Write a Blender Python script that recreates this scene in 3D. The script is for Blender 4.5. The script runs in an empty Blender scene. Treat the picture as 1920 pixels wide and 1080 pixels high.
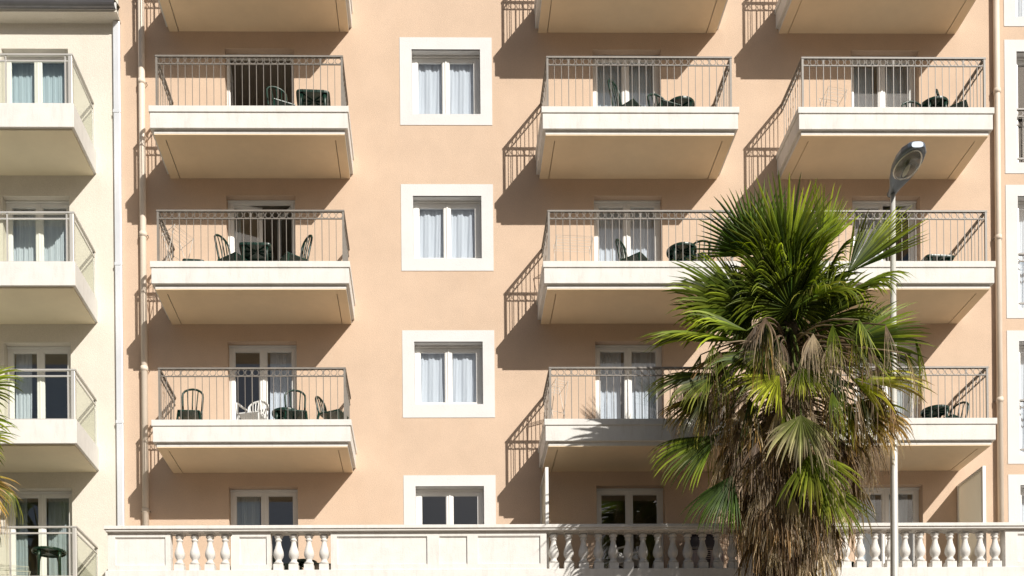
import bpy, math, random
from mathutils import Vector, Matrix, Euler
R = math.radians
random.seed(7)
S = bpy.context.scene
COL = S.collection

# ------------------------------------------------------------------ camera
YAW, ROLL = 0.01605, 0.009126
FPX, CX, CY = 2046.6, 853.6, 1654.6
CAM = Vector((0, -20.9, 1.6))
_c, _s, _cr, _sr = math.cos(YAW), math.sin(YAW), math.cos(ROLL), math.sin(ROLL)
_r0 = Vector((_c, -_s, 0)); FW = Vector((_s, _c, 0)); _u0 = Vector((0, 0, 1))
RT = _cr * _r0 - _sr * _u0
UP = _sr * _r0 + _cr * _u0
cam = bpy.data.cameras.new('camera'); co = bpy.data.objects.new('camera', cam); COL.objects.link(co)
m = Matrix((RT, UP, -FW)).transposed().to_4x4(); m.translation = CAM
co.matrix_world = m
cam.sensor_width = 36; cam.lens = FPX * 36 / 1920
cam.shift_x = (960 - CX) / 1920; cam.shift_y = (CY - 540) / 1920
cam.clip_end = 2000; cam.clip_start = 0.1
S.camera = co

# ------------------------------------------------------------------ sky, sun, exposure
SUN = Vector((0.61, -1.0, 0.725))
el = math.atan2(SUN.z, math.hypot(SUN.x, SUN.y))
w = bpy.data.worlds.new('World'); S.world = w; w.use_nodes = True
nt = w.node_tree; bg = nt.nodes['Background']
sky = nt.nodes.new('ShaderNodeTexSky'); sky.sky_type = 'NISHITA'; sky.sun_disc = False
sky.sun_elevation = el; sky.sun_rotation = math.atan2(SUN.x, SUN.y)
sky.air_density = 1.0; sky.dust_density = 2.5
nt.links.new(sky.outputs[0], bg.inputs[0]); bg.inputs[1].default_value = 0.05
sun = bpy.data.lights.new('sun', 'SUN'); sun.energy = 4.6; sun.angle = R(0.5); sun.color = (1, 0.955, 0.885)
so = bpy.data.objects.new('sun', sun); COL.objects.link(so)
so.rotation_euler = (-SUN).to_track_quat('-Z', 'Y').to_euler(); so.location = (20, -30, 30)
S.view_settings.view_transform = 'Standard'; S.view_settings.look = 'None'
S.view_settings.exposure = 0.2; S.view_settings.gamma = 1
S.render.engine = 'CYCLES'
S.cycles.max_bounces = 8; S.cycles.transparent_max_bounces = 16

# ------------------------------------------------------------------ helpers
def world_x(px, d, z):
    """x of a point at depth d before the facade and height z that lies on photo column px"""
    lo, hi = -30.0, 30.0
    for _ in range(40):
        mid = (lo + hi) / 2
        v = Vector((mid, -d, z)) - CAM
        if CX + FPX * v.dot(RT) / v.dot(FW) < px: lo = mid
        else: hi = mid
    return lo
def at(px, py, d):
    v = FW + RT * (px - CX) / FPX - UP * (py - CY) / FPX
    return CAM + v * ((20.9 - d) / v.y)

class MB:
    def __init__(s): s.v = []; s.f = []; s.c = []; s.col = None; s.mi = []; s.cur = 0
    def _add(s, vs, fs):
        n = len(s.v); s.v += [tuple(a) for a in vs]
        s.f += [tuple(i + n for i in f) for f in fs]; s.mi += [s.cur] * len(fs)
        if s.col is not None: s.c += [s.col] * len(vs)
        return s
    def box(s, x0, x1, y0, y1, z0, z1):
        return s._add([(x0,y0,z0),(x1,y0,z0),(x1,y1,z0),(x0,y1,z0),(x0,y0,z1),(x1,y0,z1),(x1,y1,z1),(x0,y1,z1)],
            [(0,3,2,1),(4,5,6,7),(0,1,5,4),(1,2,6,5),(2,3,7,6),(3,0,4,7)])
    def quad(s, a, b, c, d): return s._add([a,b,c,d], [(0,1,2,3)])
    def tube(s, pts, r, n=6, closed=False, cap=True):
        pts = [Vector(p) for p in pts]; L = len(pts)
        rs = r if isinstance(r, (list, tuple)) else [r] * L
        vs = []; up = Vector((0,0,1)); prev = None
        for i, p in enumerate(pts):
            if closed: t = pts[(i+1) % L] - pts[i-1]
            else: t = pts[min(i+1, L-1)] - pts[max(i-1, 0)]
            t.normalize()
            if prev is None:
                a = t.cross(up)
                if a.length < 1e-3: a = t.cross(Vector((1,0,0)))
            else: a = prev - t * prev.dot(t)
            a.normalize(); b = t.cross(a); prev = a
            for k in range(n):
                th = 2*math.pi*k/n
                vs.append(p + (a*math.cos(th) + b*math.sin(th)) * rs[i])
        fs = []
        for i in range(L if closed else L-1):
            for k in range(n):
                k2 = (k+1) % n; j = (i+1) % L
                fs.append((i*n+k, i*n+k2, j*n+k2, j*n+k))
        if not closed and cap: fs += [tuple(range(n))[::-1], tuple((L-1)*n+k for k in range(n))]
        return s._add(vs, fs)
    def lathe(s, prof, c, n=16):
        vs = []; fs = []
        for r, z in prof:
            for k in range(n):
                th = 2*math.pi*k/n; vs.append((c[0]+r*math.cos(th), c[1]+r*math.sin(th), c[2]+z))
        for i in range(len(prof)-1):
            for k in range(n):
                k2 = (k+1) % n; fs.append((i*n+k, i*n+k2, (i+1)*n+k2, (i+1)*n+k))
        fs += [tuple(range(n))[::-1], tuple((len(prof)-1)*n+k for k in range(n))]
        return s._add(vs, fs)
    def mesh(s, name, mat, smooth=False):
        me = bpy.data.meshes.new(name); me.from_pydata(s.v, [], s.f)
        for mm in (mat if isinstance(mat, (list, tuple)) else [mat]): me.materials.append(mm)
        if any(s.mi): me.polygons.foreach_set('material_index', s.mi)
        if s.c:
            a = me.color_attributes.new('tint', 'FLOAT_COLOR', 'POINT')
            a.data.foreach_set('color', [x for c in s.c for x in (c[0], c[1], c[2], 1.0)])
        if smooth: me.polygons.foreach_set('use_smooth', [True]*len(me.polygons))
        me.update(); return me
    def build(s, name, mat, parent=None, smooth=False, bevel=0):
        return link(name, s.mesh(name, mat, smooth), parent, bevel)
def link(name, me, parent=None, bevel=0):
    o = bpy.data.objects.new(name, me); COL.objects.link(o)
    if parent: o.parent = parent
    if bevel:
        b = o.modifiers.new('bevel', 'BEVEL'); b.width = bevel; b.segments = 2; b.limit_method = 'ANGLE'
    return o
def tag(o, label=None, cat=None, group=None, kind=None):
    if label: o['label'] = label
    if cat: o['category'] = cat
    if group: o['group'] = group
    if kind: o['kind'] = kind
    return o
def empty(name, loc, rz=0, label=None, cat=None, group=None):
    o = bpy.data.objects.new(name, None); COL.objects.link(o); o.location = loc; o.rotation_euler = (0,0,rz)
    o.empty_display_size = .2
    return tag(o, label, cat, group)
def kids(o): return [c for c in bpy.data.objects if c.parent == o]
def copy_tree(o, parent=None):
    ch = kids(o)
    c = o.copy(); COL.objects.link(c)
    if parent: c.parent = parent
    for k in ch: copy_tree(k, c)
    return c

# ------------------------------------------------------------------ materials
def new_mat(name):
    mt = bpy.data.materials.new(name); mt.use_nodes = True
    return mt, mt.node_tree.nodes, mt.node_tree.links, mt.node_tree.nodes['Principled BSDF']
def mat(name, col, rough=.6, metal=0, var=.0, vscale=3.0, vstretch=(1,1,1), bump=0, bscale=80, stain=0, staincol=(.25,.2,.15), spec=.5, stainscale=1.2, stainstretch=(6,6,.7), trans=0, grain=0):
    mt, N, L, P = new_mat(name)
    P.inputs['Roughness'].default_value = rough; P.inputs['Metallic'].default_value = metal
    P.inputs['Specular IOR Level'].default_value = spec
    tc = N.new('ShaderNodeTexCoord')
    col4 = (*col, 1)
    src = None
    if var > 0:
        mp = N.new('ShaderNodeMapping'); mp.inputs['Scale'].default_value = vstretch
        L.new(tc.outputs['Object'], mp.inputs[0])
        nz = N.new('ShaderNodeTexNoise'); nz.inputs['Scale'].default_value = vscale; nz.inputs['Detail'].default_value = 6
        nz.inputs['Roughness'].default_value = .65
        L.new(mp.outputs[0], nz.inputs['Vector'])
        mx = N.new('ShaderNodeMix'); mx.data_type = 'RGBA'
        mr = N.new('ShaderNodeMapRange'); mr.inputs[1].default_value = .3; mr.inputs[2].default_value = .7
        L.new(nz.outputs['Fac'], mr.inputs[0]); L.new(mr.outputs[0], mx.inputs[0])
        mx.inputs[6].default_value = (*[c*(1-var) for c in col], 1); mx.inputs[7].default_value = (*[min(1, c*(1+var)) for c in col], 1)
        src = mx.outputs[2]
    if stain > 0:
        mp = N.new('ShaderNodeMapping'); mp.inputs['Scale'].default_value = stainstretch
        L.new(tc.outputs['Object'], mp.inputs[0])
        nz = N.new('ShaderNodeTexNoise'); nz.inputs['Scale'].default_value = stainscale; nz.inputs['Detail'].default_value = 8
        nz.inputs['Roughness'].default_value = .7
        L.new(mp.outputs[0], nz.inputs['Vector'])
        mr = N.new('ShaderNodeMapRange'); mr.inputs[1].default_value = .5; mr.inputs[2].default_value = .8; mr.inputs[4].default_value = stain
        L.new(nz.outputs['Fac'], mr.inputs[0])
        mx = N.new('ShaderNodeMix'); mx.data_type = 'RGBA'; L.new(mr.outputs[0], mx.inputs[0])
        if src: L.new(src, mx.inputs[6])
        else: mx.inputs[6].default_value = col4
        mx.inputs[7].default_value = (*staincol, 1); src = mx.outputs[2]
    if grain > 0:
        gn = N.new('ShaderNodeTexNoise'); gn.inputs['Scale'].default_value = 45; gn.inputs['Detail'].default_value = 3
        L.new(tc.outputs['Object'], gn.inputs['Vector'])
        gr = N.new('ShaderNodeMapRange'); gr.inputs[1].default_value = .3; gr.inputs[2].default_value = .7
        gr.inputs[3].default_value = 1-grain; gr.inputs[4].default_value = 1+grain; L.new(gn.outputs['Fac'], gr.inputs[0])
        gm_ = N.new('ShaderNodeVectorMath'); gm_.operation = 'SCALE'; L.new(src, gm_.inputs[0]); L.new(gr.outputs[0], gm_.inputs['Scale']); src = gm_.outputs[0]
    if src: L.new(src, P.inputs['Base Color'])
    else: P.inputs['Base Color'].default_value = col4
    if bump > 0:
        nb = N.new('ShaderNodeTexNoise'); nb.inputs['Scale'].default_value = bscale; nb.inputs['Detail'].default_value = 4
        L.new(tc.outputs['Object'], nb.inputs['Vector'])
        b = N.new('ShaderNodeBump'); b.inputs['Strength'].default_value = bump; b.inputs['Distance'].default_value = .02
        L.new(nb.outputs['Fac'], b.inputs['Height']); L.new(b.outputs[0], P.inputs['Normal'])
    if trans: P.inputs['Transmission Weight'].default_value = trans
    return mt
M = {}
M['peach'] = mat('peach_stucco', (.615,.465,.348), .95, var=.06, vscale=1.2, bump=.4, bscale=70, grain=.05, stain=.22, staincol=(.55,.38,.25), stainscale=.7, stainstretch=(2.5,2.5,.6), spec=.15)
M['peach_dark'] = mat('lintel_stucco', (.6,.43,.29), .95, var=.05, bump=.4, spec=.15)
M['cream'] = mat('cream_stucco', (.69,.645,.565), .95, var=.05, vscale=1.1, bump=.35, bscale=70, grain=.045, stain=.2, staincol=(.5,.45,.32), stainscale=.7, stainstretch=(2.5,2.5,.6), spec=.15)
M['slab'] = mat('balcony_concrete', (.72,.705,.67), .8, var=.05, vscale=4, bump=.2, bscale=40, stain=.42, staincol=(.46,.42,.36), stainscale=1.6, stainstretch=(5,5,.8), spec=.3)
M['slab_under'] = mat('balcony_soffit_paint', (.84,.68,.47), .9, var=.05, vscale=1.5, bump=.12, bscale=30, stain=.15, staincol=(.5,.4,.27), stainscale=1, stainstretch=(1,1,1), spec=.2)
M['stone'] = mat('balustrade_stone', (.72,.70,.665), .8, var=.06, vscale=5, bump=.2, bscale=50, stain=.45, staincol=(.46,.42,.36), stainscale=2.0, stainstretch=(5,5,.5), spec=.3)
M['whiteband'] = mat('white_band_paint', (.69,.685,.675), .85, var=.04, vscale=2, bump=.25, bscale=60, spec=.2)
M['pvc'] = mat('white_window_frame', (.80,.79,.76), .35, var=.02)
M['metal'] = mat('painted_rail', (.21,.19,.165), .5, var=.12, vscale=8, bump=.1, stain=.35, staincol=(.22,.13,.07), stainscale=12, stainstretch=(1,1,1))
M['railgrey'] = mat('aluminium_rail', (.58,.56,.52), .4, metal=.35, var=.05)
M['zinc'] = mat('zinc_cover', (.70,.72,.75), .42, metal=.25, var=.06, vscale=1.5, stain=.2, staincol=(.45,.47,.5))
M['pipe'] = mat('downpipe_paint', (.74,.64,.53), .55, var=.05, vscale=3, stain=.2, staincol=(.5,.4,.3), stainstretch=(4,4,.8))
M['gutter'] = mat('dark_gutter', (.17,.17,.18), .4, metal=.5, var=.15)
M['roof'] = mat('seamed_roof', (.13,.14,.11), .7, var=.2, vscale=4)
M['gplastic'] = mat('green_plastic', (.007,.032,.021), .35, var=.1, vscale=9)
M['wplastic'] = mat('white_plastic', (.72,.72,.70), .35, var=.05)
M['wire'] = mat('white_wire', (.7,.66,.6), .4, stain=.25, staincol=(.4,.25,.12), stainscale=8, stainstretch=(1,1,1))
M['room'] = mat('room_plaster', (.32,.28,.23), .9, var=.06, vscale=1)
M['galv'] = mat('galvanised_pole', (.60,.59,.55), .5, metal=.25, var=.08, vscale=6, vstretch=(1,1,.3), bump=.05)
M['lamp'] = mat('lamp_housing', (.15,.175,.21), .35, metal=.4, var=.06)
M['lamprim'] = mat('lamp_rim', (.7,.68,.62), .3, metal=.6)
M['reflector'] = mat('lamp_reflector', (.16,.16,.15), .3, metal=.8, var=.3, vscale=8)
M['bulb'] = mat('lamp_bulb', (.75,.72,.6), .2)
M['box'] = mat('dark_box_plastic', (.07,.065,.075), .5)
M['cloth'] = mat('lilac_cloth', (.6,.56,.62), .9, var=.08)
M['paving'] = mat('paving', (.25,.185,.125), .9, var=.12, vscale=2, bump=.3, bscale=20)
M['asphalt'] = mat('asphalt', (.06,.058,.055), .9, var=.15, vscale=3, bump=.5, bscale=120)
M['kerb'] = mat('kerb_stone', (.42,.40,.37), .85, var=.08, bump=.3)
M['mark'] = mat('road_paint', (.75,.74,.70), .7, var=.1, vscale=10)
M['hill'] = mat('far_hill', (.06,.075,.045), 1, var=.3, vscale=.05)
M['trunk'] = mat('palm_bark', (.16,.11,.07), .95, var=.3, vscale=8, vstretch=(1,1,5), bump=.8, bscale=25)
def glass_mat(name, tint, ior=1.5, rough=0.0):
    mt, N, L, P = new_mat(name); N.remove(P)
    out = [n for n in N if n.type == 'OUTPUT_MATERIAL'][0]
    lw = N.new('ShaderNodeLayerWeight'); lw.inputs[0].default_value = .5
    pw = N.new('ShaderNodeMath'); pw.operation = 'POWER'; L.new(lw.outputs['Facing'], pw.inputs[0]); pw.inputs[1].default_value = 4
    fr = N.new('ShaderNodeMath'); fr.operation = 'MULTIPLY_ADD'; L.new(pw.outputs[0], fr.inputs[0]); fr.inputs[1].default_value = .7; fr.inputs[2].default_value = ior
    tr = N.new('ShaderNodeBsdfTransparent'); tr.inputs[0].default_value = (*tint, 1)
    gl = N.new('ShaderNodeBsdfGlossy'); gl.inputs['Roughness'].default_value = rough
    mx = N.new('ShaderNodeMixShader'); L.new(fr.outputs[0], mx.inputs[0]); L.new(tr.outputs[0], mx.inputs[1]); L.new(gl.outputs[0], mx.inputs[2])
    L.new(mx.outputs[0], out.inputs[0]); return mt
M['glass'] = glass_mat('window_glass', (.98,.99,1.0), .075)
M['railglass'] = glass_mat('balcony_glass', (.93,.95,.91), .04)
M['bowl'] = glass_mat('lamp_glass', (.85,.85,.82), .06, .05)
M['screen'] = mat('frosted_panel', (.60,.57,.50), .35, var=.03)
def curtain_mat(name, col):
    mt, N, L, P = new_mat(name); N.remove(P)
    out = [n for n in N if n.type == 'OUTPUT_MATERIAL'][0]
    d = N.new('ShaderNodeBsdfDiffuse'); t = N.new('ShaderNodeBsdfTranslucent'); p = N.new('ShaderNodeBsdfTransparent')
    d.inputs[0].default_value = (*col, 1); t.inputs[0].default_value = (*col, 1)
    a = N.new('ShaderNodeMixShader'); a.inputs[0].default_value = .2; L.new(d.outputs[0], a.inputs[1]); L.new(t.outputs[0], a.inputs[2])
    b = N.new('ShaderNodeMixShader'); b.inputs[0].default_value = .07; L.new(a.outputs[0], b.inputs[1]); L.new(p.outputs[0], b.inputs[2])
    L.new(b.outputs[0], out.inputs[0]); return mt
M['curtain_blue'] = curtain_mat('blue_curtain', (.68,.80,.88))
M['curtain_white'] = curtain_mat('white_curtain', (.80,.86,.92))
M['curtain_teal'] = curtain_mat('teal_curtain', (.50,.57,.57))
def leaf_mat():
    mt, N, L, P = new_mat('palm_leaf')
    at_ = N.new('ShaderNodeAttribute'); at_.attribute_name = 'tint'
    nz = N.new('ShaderNodeTexNoise'); nz.inputs['Scale'].default_value = 9; nz.inputs['Detail'].default_value = 3
    tc = N.new('ShaderNodeTexCoord'); L.new(tc.outputs['Object'], nz.inputs['Vector'])
    mr = N.new('ShaderNodeMapRange'); mr.inputs[3].default_value = .7; mr.inputs[4].default_value = 1.25
    L.new(nz.outputs['Fac'], mr.inputs[0])
    mu = N.new('ShaderNodeVectorMath'); mu.operation = 'SCALE'; L.new(at_.outputs['Color'], mu.inputs[0]); L.new(mr.outputs[0], mu.inputs['Scale'])
    L.new(mu.outputs[0], P.inputs['Base Color']); P.inputs['Roughness'].default_value = .5
    P.inputs['Specular IOR Level'].default_value = .22
    t = N.new('ShaderNodeBsdfTranslucent'); 
    m2 = N.new('ShaderNodeVectorMath'); m2.operation = 'MULTIPLY'; L.new(mu.outputs[0], m2.inputs[0]); m2.inputs[1].default_value = (1.5,1.6,.6)
    L.new(m2.outputs[0], t.inputs[0])
    mx = N.new('ShaderNodeMixShader'); mx.inputs[0].default_value = .28
    out = [n for n in N if n.type == 'OUTPUT_MATERIAL'][0]
    L.new(P.outputs[0], mx.inputs[1]); L.new(t.outputs[0], mx.inputs[2]); L.new(mx.outputs[0], out.inputs[0])
    return mt
M['leaf'] = leaf_mat()
M['screen'] = curtain_mat('frosted_panel', (.80,.76,.66))
M['screen'].node_tree.nodes['Mix Shader'].inputs[0].default_value = .45

# ------------------------------------------------------------------ ground, road, hill across the street
tag(MB().box(-600,600,-600,600,-.5,0).build('ground', M['asphalt']), kind='structure')
tag(MB().box(-80,80,-6.2,20,0.004,.13).build('pavement', M['paving']), kind='structure')
tag(MB().box(-80,80,-6.36,-6.2,0.004,.15).build('kerb', M['kerb'], bevel=.02), kind='structure')
tag(MB().box(-80,80,-40,-19.4,0.004,.13).build('pavement', M['paving']), kind='structure')
tag(MB().box(-80,80,-19.4,-19.25,0.004,.15).build('kerb', M['kerb'], bevel=.02), kind='structure')
b = MB()
for i in range(-16, 16): b.box(i*5, i*5+3, -12.9, -12.78, .004, .008)
tag(b.build('lane_marking', M['mark']), kind='structure')
b = MB(); n = 60
prev = None
for i in range(n+1):
    x = -500 + 1000*i/n; h = 100 + 24*math.sin(i*.35) + 12*math.sin(i*.9+1) + random.uniform(-3,3)
    cur = [(x,-330,0),(x,-370,h*.55),(x,-430,h),(x,-520,h*.6),(x,-560,0)]
    if prev:
        for k in range(4): b.quad(prev[k], cur[k], cur[k+1], prev[k+1])
    prev = cur
tag(b.build('hill', M['hill'], smooth=True), kind='structure')

# ------------------------------------------------------------------ facade data
FLOOR = [18.35, 15.546, 12.763, 9.925, 7.10]          # balcony floor heights, top row first
DTOP  = [20.36, 17.56, 14.755, 11.965, 9.19]
WTOP  = [20.36, 17.55, 14.745, 11.955, 9.187]
ROWS = ['roof-side', 'top', 'second', 'third', 'bottom']
BX = {'A': -3.2605, 'B': 3.781, 'C': 8.42}
DX = {'A': (-3.92,-2.605), 'B': (3.115,4.43), 'C': (8.105,9.42)}
HW = 1.787
main = empty('apartment_building', (0,0,0), 0, 'peach stuccoed apartment block with three columns of white balconies and white framed windows', 'building')
left = empty('apartment_building', (-6,0,0), 0, 'cream stuccoed building with glass railed balconies under a dark gutter at the left', 'building')

def wall_with_openings(x0, x1, z0, z1, ops, y=0.0, depth=.26, ox=0):
    """front sheet with holes plus the reveals of each hole"""
    b = MB()
    xs = sorted({x0, x1, *[o[0] for o in ops], *[o[1] for o in ops]})
    for i in range(len(xs)-1):
        xa, xb = xs[i], xs[i+1]; xm = (xa+xb)/2
        spans = sorted([(o[2], o[3]) for o in ops if o[0] <= xm <= o[1]])
        z = z0
        for a, c in spans:
            if a > z: b.quad((xa-ox,y,z),(xb-ox,y,z),(xb-ox,y,a),(xa-ox,y,a))
            z = c
        if z < z1: b.quad((xa-ox,y,z),(xb-ox,y,z),(xb-ox,y,z1),(xa-ox,y,z1))
    for xa, xb, a, c in [o[:4] for o in ops]:
        xa -= ox; xb -= ox; yb = y+depth
        b.quad((xa,y,a),(xa,yb,a),(xa,yb,c),(xa,y,c)); b.quad((xb,y,a),(xb,y,c),(xb,yb,c),(xb,yb,a))
        b.quad((xa,y,c),(xa,yb,c),(xb,yb,c),(xb,y,c)); b.quad((xa,y,a),(xb,y,a),(xb,yb,a),(xa,yb,a))
    return b

def frame_box(b, x0, x1, z0, z1, t, y0, y1, bot=None):
    bt = t if bot is None else bot
    b.box(x0,x0+t,y0,y1,z0,z1); b.box(x1-t,x1,y0,y1,z0,z1)
    b.box(x0+t,x1-t,y0+.001,y1-.001,z1-t,z1)
    if bt: b.box(x0+t,x1-t,y0+.001,y1-.001,z0,z0+bt)

def make_sash(par, x0, x1, z0, z1, hinge, ang, yf, bottom=.07):
    """sash leaf hinged at 'l' or 'r'; its pane is a sub-part beside it"""
    wd = x1 - x0
    b = MB(); sgn = 1 if hinge == 'l' else -1
    a0, a1 = (0, wd) if hinge == 'l' else (-wd, 0)
    frame_box(b, a0, a1, 0, z1-z0, .062, -.022, .04, bottom)
    # thin glazing bead round the glass
    frame_box(b, a0+.062, a1-.062, bottom, z1-z0-.062, .012, -.012, .03)
    o = b.build('sash', M['pvc'], par, bevel=.004)
    o.location = (x0 if hinge == 'l' else x1, yf, z0); o.rotation_euler = (0,0,ang)
    g = MB().box(a0+.07, a1-.07, 0, .006, bottom+.004, z1-z0-.07).build('pane', M['glass'], par)
    g.location = o.location; g.rotation_euler = o.rotation_euler
    return o

def make_window(bld, x0, x1, z0, z1, rec=.165, angs=(0,0), ox=0, handle=True, room=True, panes=2):
    wn = MB(); xa, xb = x0-ox, x1-ox
    frame_box(wn, xa+.002, xb-.002, z0+.002, z1-.002, .05, rec, rec+.08, .03)
    wn.box(xa+.002, xb-.002, rec-.03, rec, z1-.035, z1-.004)      # shutter slot strip
    o = wn.build('window', M['pvc'], bld, bevel=.004)
    xm = (xa+xb)/2; yf = rec+.018
    l = make_sash(o, xa+.045, xm, z0+.03, z1-.047, 'l', angs[0], yf)
    r = make_sash(o, xm, xb-.045, z0+.03, z1-.047, 'r', angs[1], yf)
    if angs == (0,0):
        MB().box(xm-.016, xm+.016, yf-.036, yf-.0225, z0+.035, z1-.052).build('meeting_strip', M['pvc'], o, bevel=.004)
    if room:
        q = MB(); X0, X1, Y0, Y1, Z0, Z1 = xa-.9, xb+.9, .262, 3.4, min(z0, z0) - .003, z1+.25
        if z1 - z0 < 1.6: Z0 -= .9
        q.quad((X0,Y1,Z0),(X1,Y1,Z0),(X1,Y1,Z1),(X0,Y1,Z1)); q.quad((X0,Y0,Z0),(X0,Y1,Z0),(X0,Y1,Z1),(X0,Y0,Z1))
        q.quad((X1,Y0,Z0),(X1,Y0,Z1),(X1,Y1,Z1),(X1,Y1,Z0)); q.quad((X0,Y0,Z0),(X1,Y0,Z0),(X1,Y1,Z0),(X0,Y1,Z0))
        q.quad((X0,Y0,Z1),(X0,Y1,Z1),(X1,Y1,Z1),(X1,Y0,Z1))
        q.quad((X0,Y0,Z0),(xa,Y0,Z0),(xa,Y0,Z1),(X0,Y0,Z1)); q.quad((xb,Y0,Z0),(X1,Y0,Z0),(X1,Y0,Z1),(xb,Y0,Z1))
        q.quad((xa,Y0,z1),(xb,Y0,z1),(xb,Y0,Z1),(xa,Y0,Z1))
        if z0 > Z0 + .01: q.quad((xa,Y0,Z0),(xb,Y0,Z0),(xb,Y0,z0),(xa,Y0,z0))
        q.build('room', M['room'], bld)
    return o

def curtain(x0, x1, z0, z1, mt, label, y=.36, folds=5, grp=None, amp=.017, seed=0):
    b = MB(); n = max(12, int(folds*10)); rnd = random.Random(seed or int(abs(x0*1000)+z0*77))
    ph = rnd.uniform(0, 6.28); rows = 8
    cx = (x0+x1)/2
    ws = [rnd.uniform(.7,1.35) for _ in range(folds+2)]
    vs = []
    for j in range(rows+1):
        t = j/rows; z = z1 + (z0-z1)*t
        for i in range(n+1):
            u = i/n; k = u*folds; th = 2*math.pi*k*(.9+.1*ws[int(k) % len(ws)]) + ph
            a = amp*ws[int(k)]*(.55+.45*t)
            vs.append((x0+(x1-x0)*u + .01*math.sin(th*.5+t*2) - cx, a*math.sin(th) + .012*math.sin(3*th+t*3), z - z0))
    fs = [(j*(n+1)+i, j*(n+1)+i+1, (j+1)*(n+1)+i+1, (j+1)*(n+1)+i) for j in range(rows) for i in range(n)]
    b._add(vs, fs)
    o = b.build('curtain', M[mt], smooth=True); o.location = (cx, y, z0)
    return tag(o, label, 'curtain', grp or 'curtains hanging behind the windows')

# ------------------------------------------------------------------ main building wall
ops = []
for c in 'ABC':
    for r in range(1,5): ops.append((*DX[c], FLOOR[r]-.125 if r < 4 else 7.12, DTOP[r]))
WX = (-.357, .955)
wbot = [19.0, 16.31, 13.548, 10.757, 8.0]
for r in range(1,5): ops.append((*WX, wbot[r], WTOP[r]))
RX = (11.315, 12.60)
rz = [(18.21,20.36),(15.40,17.545),(12.57,14.752),(9.756,11.95),(7.12,9.17)]
for a, c in rz: ops.append((*RX, a, c))
wl = wall_with_openings(-5.93, 16, 0, 24, ops)
wl.quad((-5.93,0,0),(-5.93,0,24),(-5.93,12,24),(-5.93,12,0)); wl.quad((16,0,0),(16,12,0),(16,12,24),(16,0,24))
wl.quad((-5.93,12,0),(-5.93,12,24),(16,12,24),(16,12,0))
wl.build('wall', M['peach'], main)
MB().box(-5.9,16.3,-.3,12.3,24.002,24.25).build('roof', M['slab'], main)

def surround(x0, x1, z0, z1, ix0, ix1, iz0, iz1):
    b = MB()
    t = -.009
    for (a, b_, c, d) in ((x0,ix0,z0,z1),(ix1,x1,z0,z1),(ix0,ix1,iz1,z1),(ix0,ix1,z0,iz0)):
        if b_ > a and d > c: b.box(a, b_, t, .02, c, d)
    # painted inside of the opening
    dd = .255
    b.box(ix0+.0, ix0+.004, .02, dd, iz0+.004, iz1-.004); b.box(ix1-.004, ix1, .02, dd, iz0+.004, iz1-.004)
    b.box(ix0, ix1, .02, dd, iz1-.004, iz1); b.box(ix0, ix1, .02, dd, iz0, iz0+.004)
    return b.build('window_surround', M['whiteband'], main)
st = [0, 17.777, 14.967, 12.17, 9.396]; sb = [0, 16.10, 13.31, 10.50, 7.75]
for r in range(1,5): surround(-.585, 1.178, sb[r], st[r], *WX, wbot[r], WTOP[r])
rs = [(18.03,20.6),(15.19,17.77),(12.393,14.968),(9.582,12.156),(7.12,9.376)]
for (a,c),(ia,ic) in zip(rs, rz): surround(11.08, 12.83, a, c, *RX, ia+.001, ic)

# ------------------------------------------------------------------ windows and doors
OPEN = {('A',1): (R(95), R(-100)), ('A',2): (R(14), R(-52)), ('C',2): (0, R(-38))}
for c in 'ABC':
    for r in range(1,5):
        x0, x1 = DX[c]; z0 = FLOOR[r]-.125 if r < 4 else 7.12
        make_window(main, x0, x1, z0, DTOP[r], angs=OPEN.get((c,r), (0,0)))
for r in range(1,5): make_window(main, WX[0]+.004, WX[1]-.004, wbot[r]+.004, WTOP[r]-.004, rec=.17)
for a, c in rz: make_window(main, RX[0]+.004, RX[1]-.004, a+.005, c-.004, rec=.17)

WN = {'A': 'left peach balcony column', 'B': 'middle balcony column', 'C': 'right balcony column'}
def door_curtains(c, r, parts, mt, y=.36):
    x0, x1 = DX[c]; z0 = (FLOOR[r]-.125 if r < 4 else 7.12)+.05; z1 = DTOP[r]-.02
    for side, u0, u1, folds in parts:
        a = x0+.03+(x1-x0-.06)*u0; b_ = x0+.03+(x1-x0-.06)*u1
        colr = {'curtain_blue':'pale blue','curtain_white':'white','curtain_teal':'grey green'}[mt]
        curtain(a, b_, z0, z1, mt, f'{colr} curtain behind the {side} leaf of the {ROWS[r]} balcony door, {WN[c]}', folds=folds, y=y)
door_curtains('A', 2, [('left', 0, .12, 2)], 'curtain_teal', .5)
door_curtains('A', 3, [('right', .58, .98, 5)], 'curtain_white')
door_curtains('A', 4, [('left', 0, .40, 5)], 'curtain_teal')
door_curtains('B', 1, [('left', 0, .5, 5), ('right', .5, 1, 5)], 'curtain_blue')
door_curtains('B', 2, [('left', 0, .5, 5), ('right', .5, 1, 5)], 'curtain_white')
door_curtains('B', 3, [('left', 0, .42, 4), ('right', .5, 1, 6)], 'curtain_white')
door_curtains('C', 1, [('left', 0.02, .45, 4), ('right', .55, .98, 4)], 'curtain_blue', .42)
door_curtains('C', 2, [('left', 0, .5, 6)], 'curtain_white')
door_curtains('C', 3, [('left', 0, .3, 4), ('right', .62, 1, 5)], 'curtain_teal')
door_curtains('C', 4, [('left', .05, .45, 4), ('right', .55, .95, 4)], 'curtain_blue', .5)
for r in range(1,4):
    for side, a, b_ in (('left', WX[0]+.03, .30), ('right', .30, WX[1]-.03)):
        curtain(a, b_, wbot[r]-.1, WTOP[r]-.03, 'curtain_white', f'pale white curtain behind the {side} pane of the {ROWS[r]} window in the centre column', folds=3, y=.275, amp=.02, seed=r*3+len(side))
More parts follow.
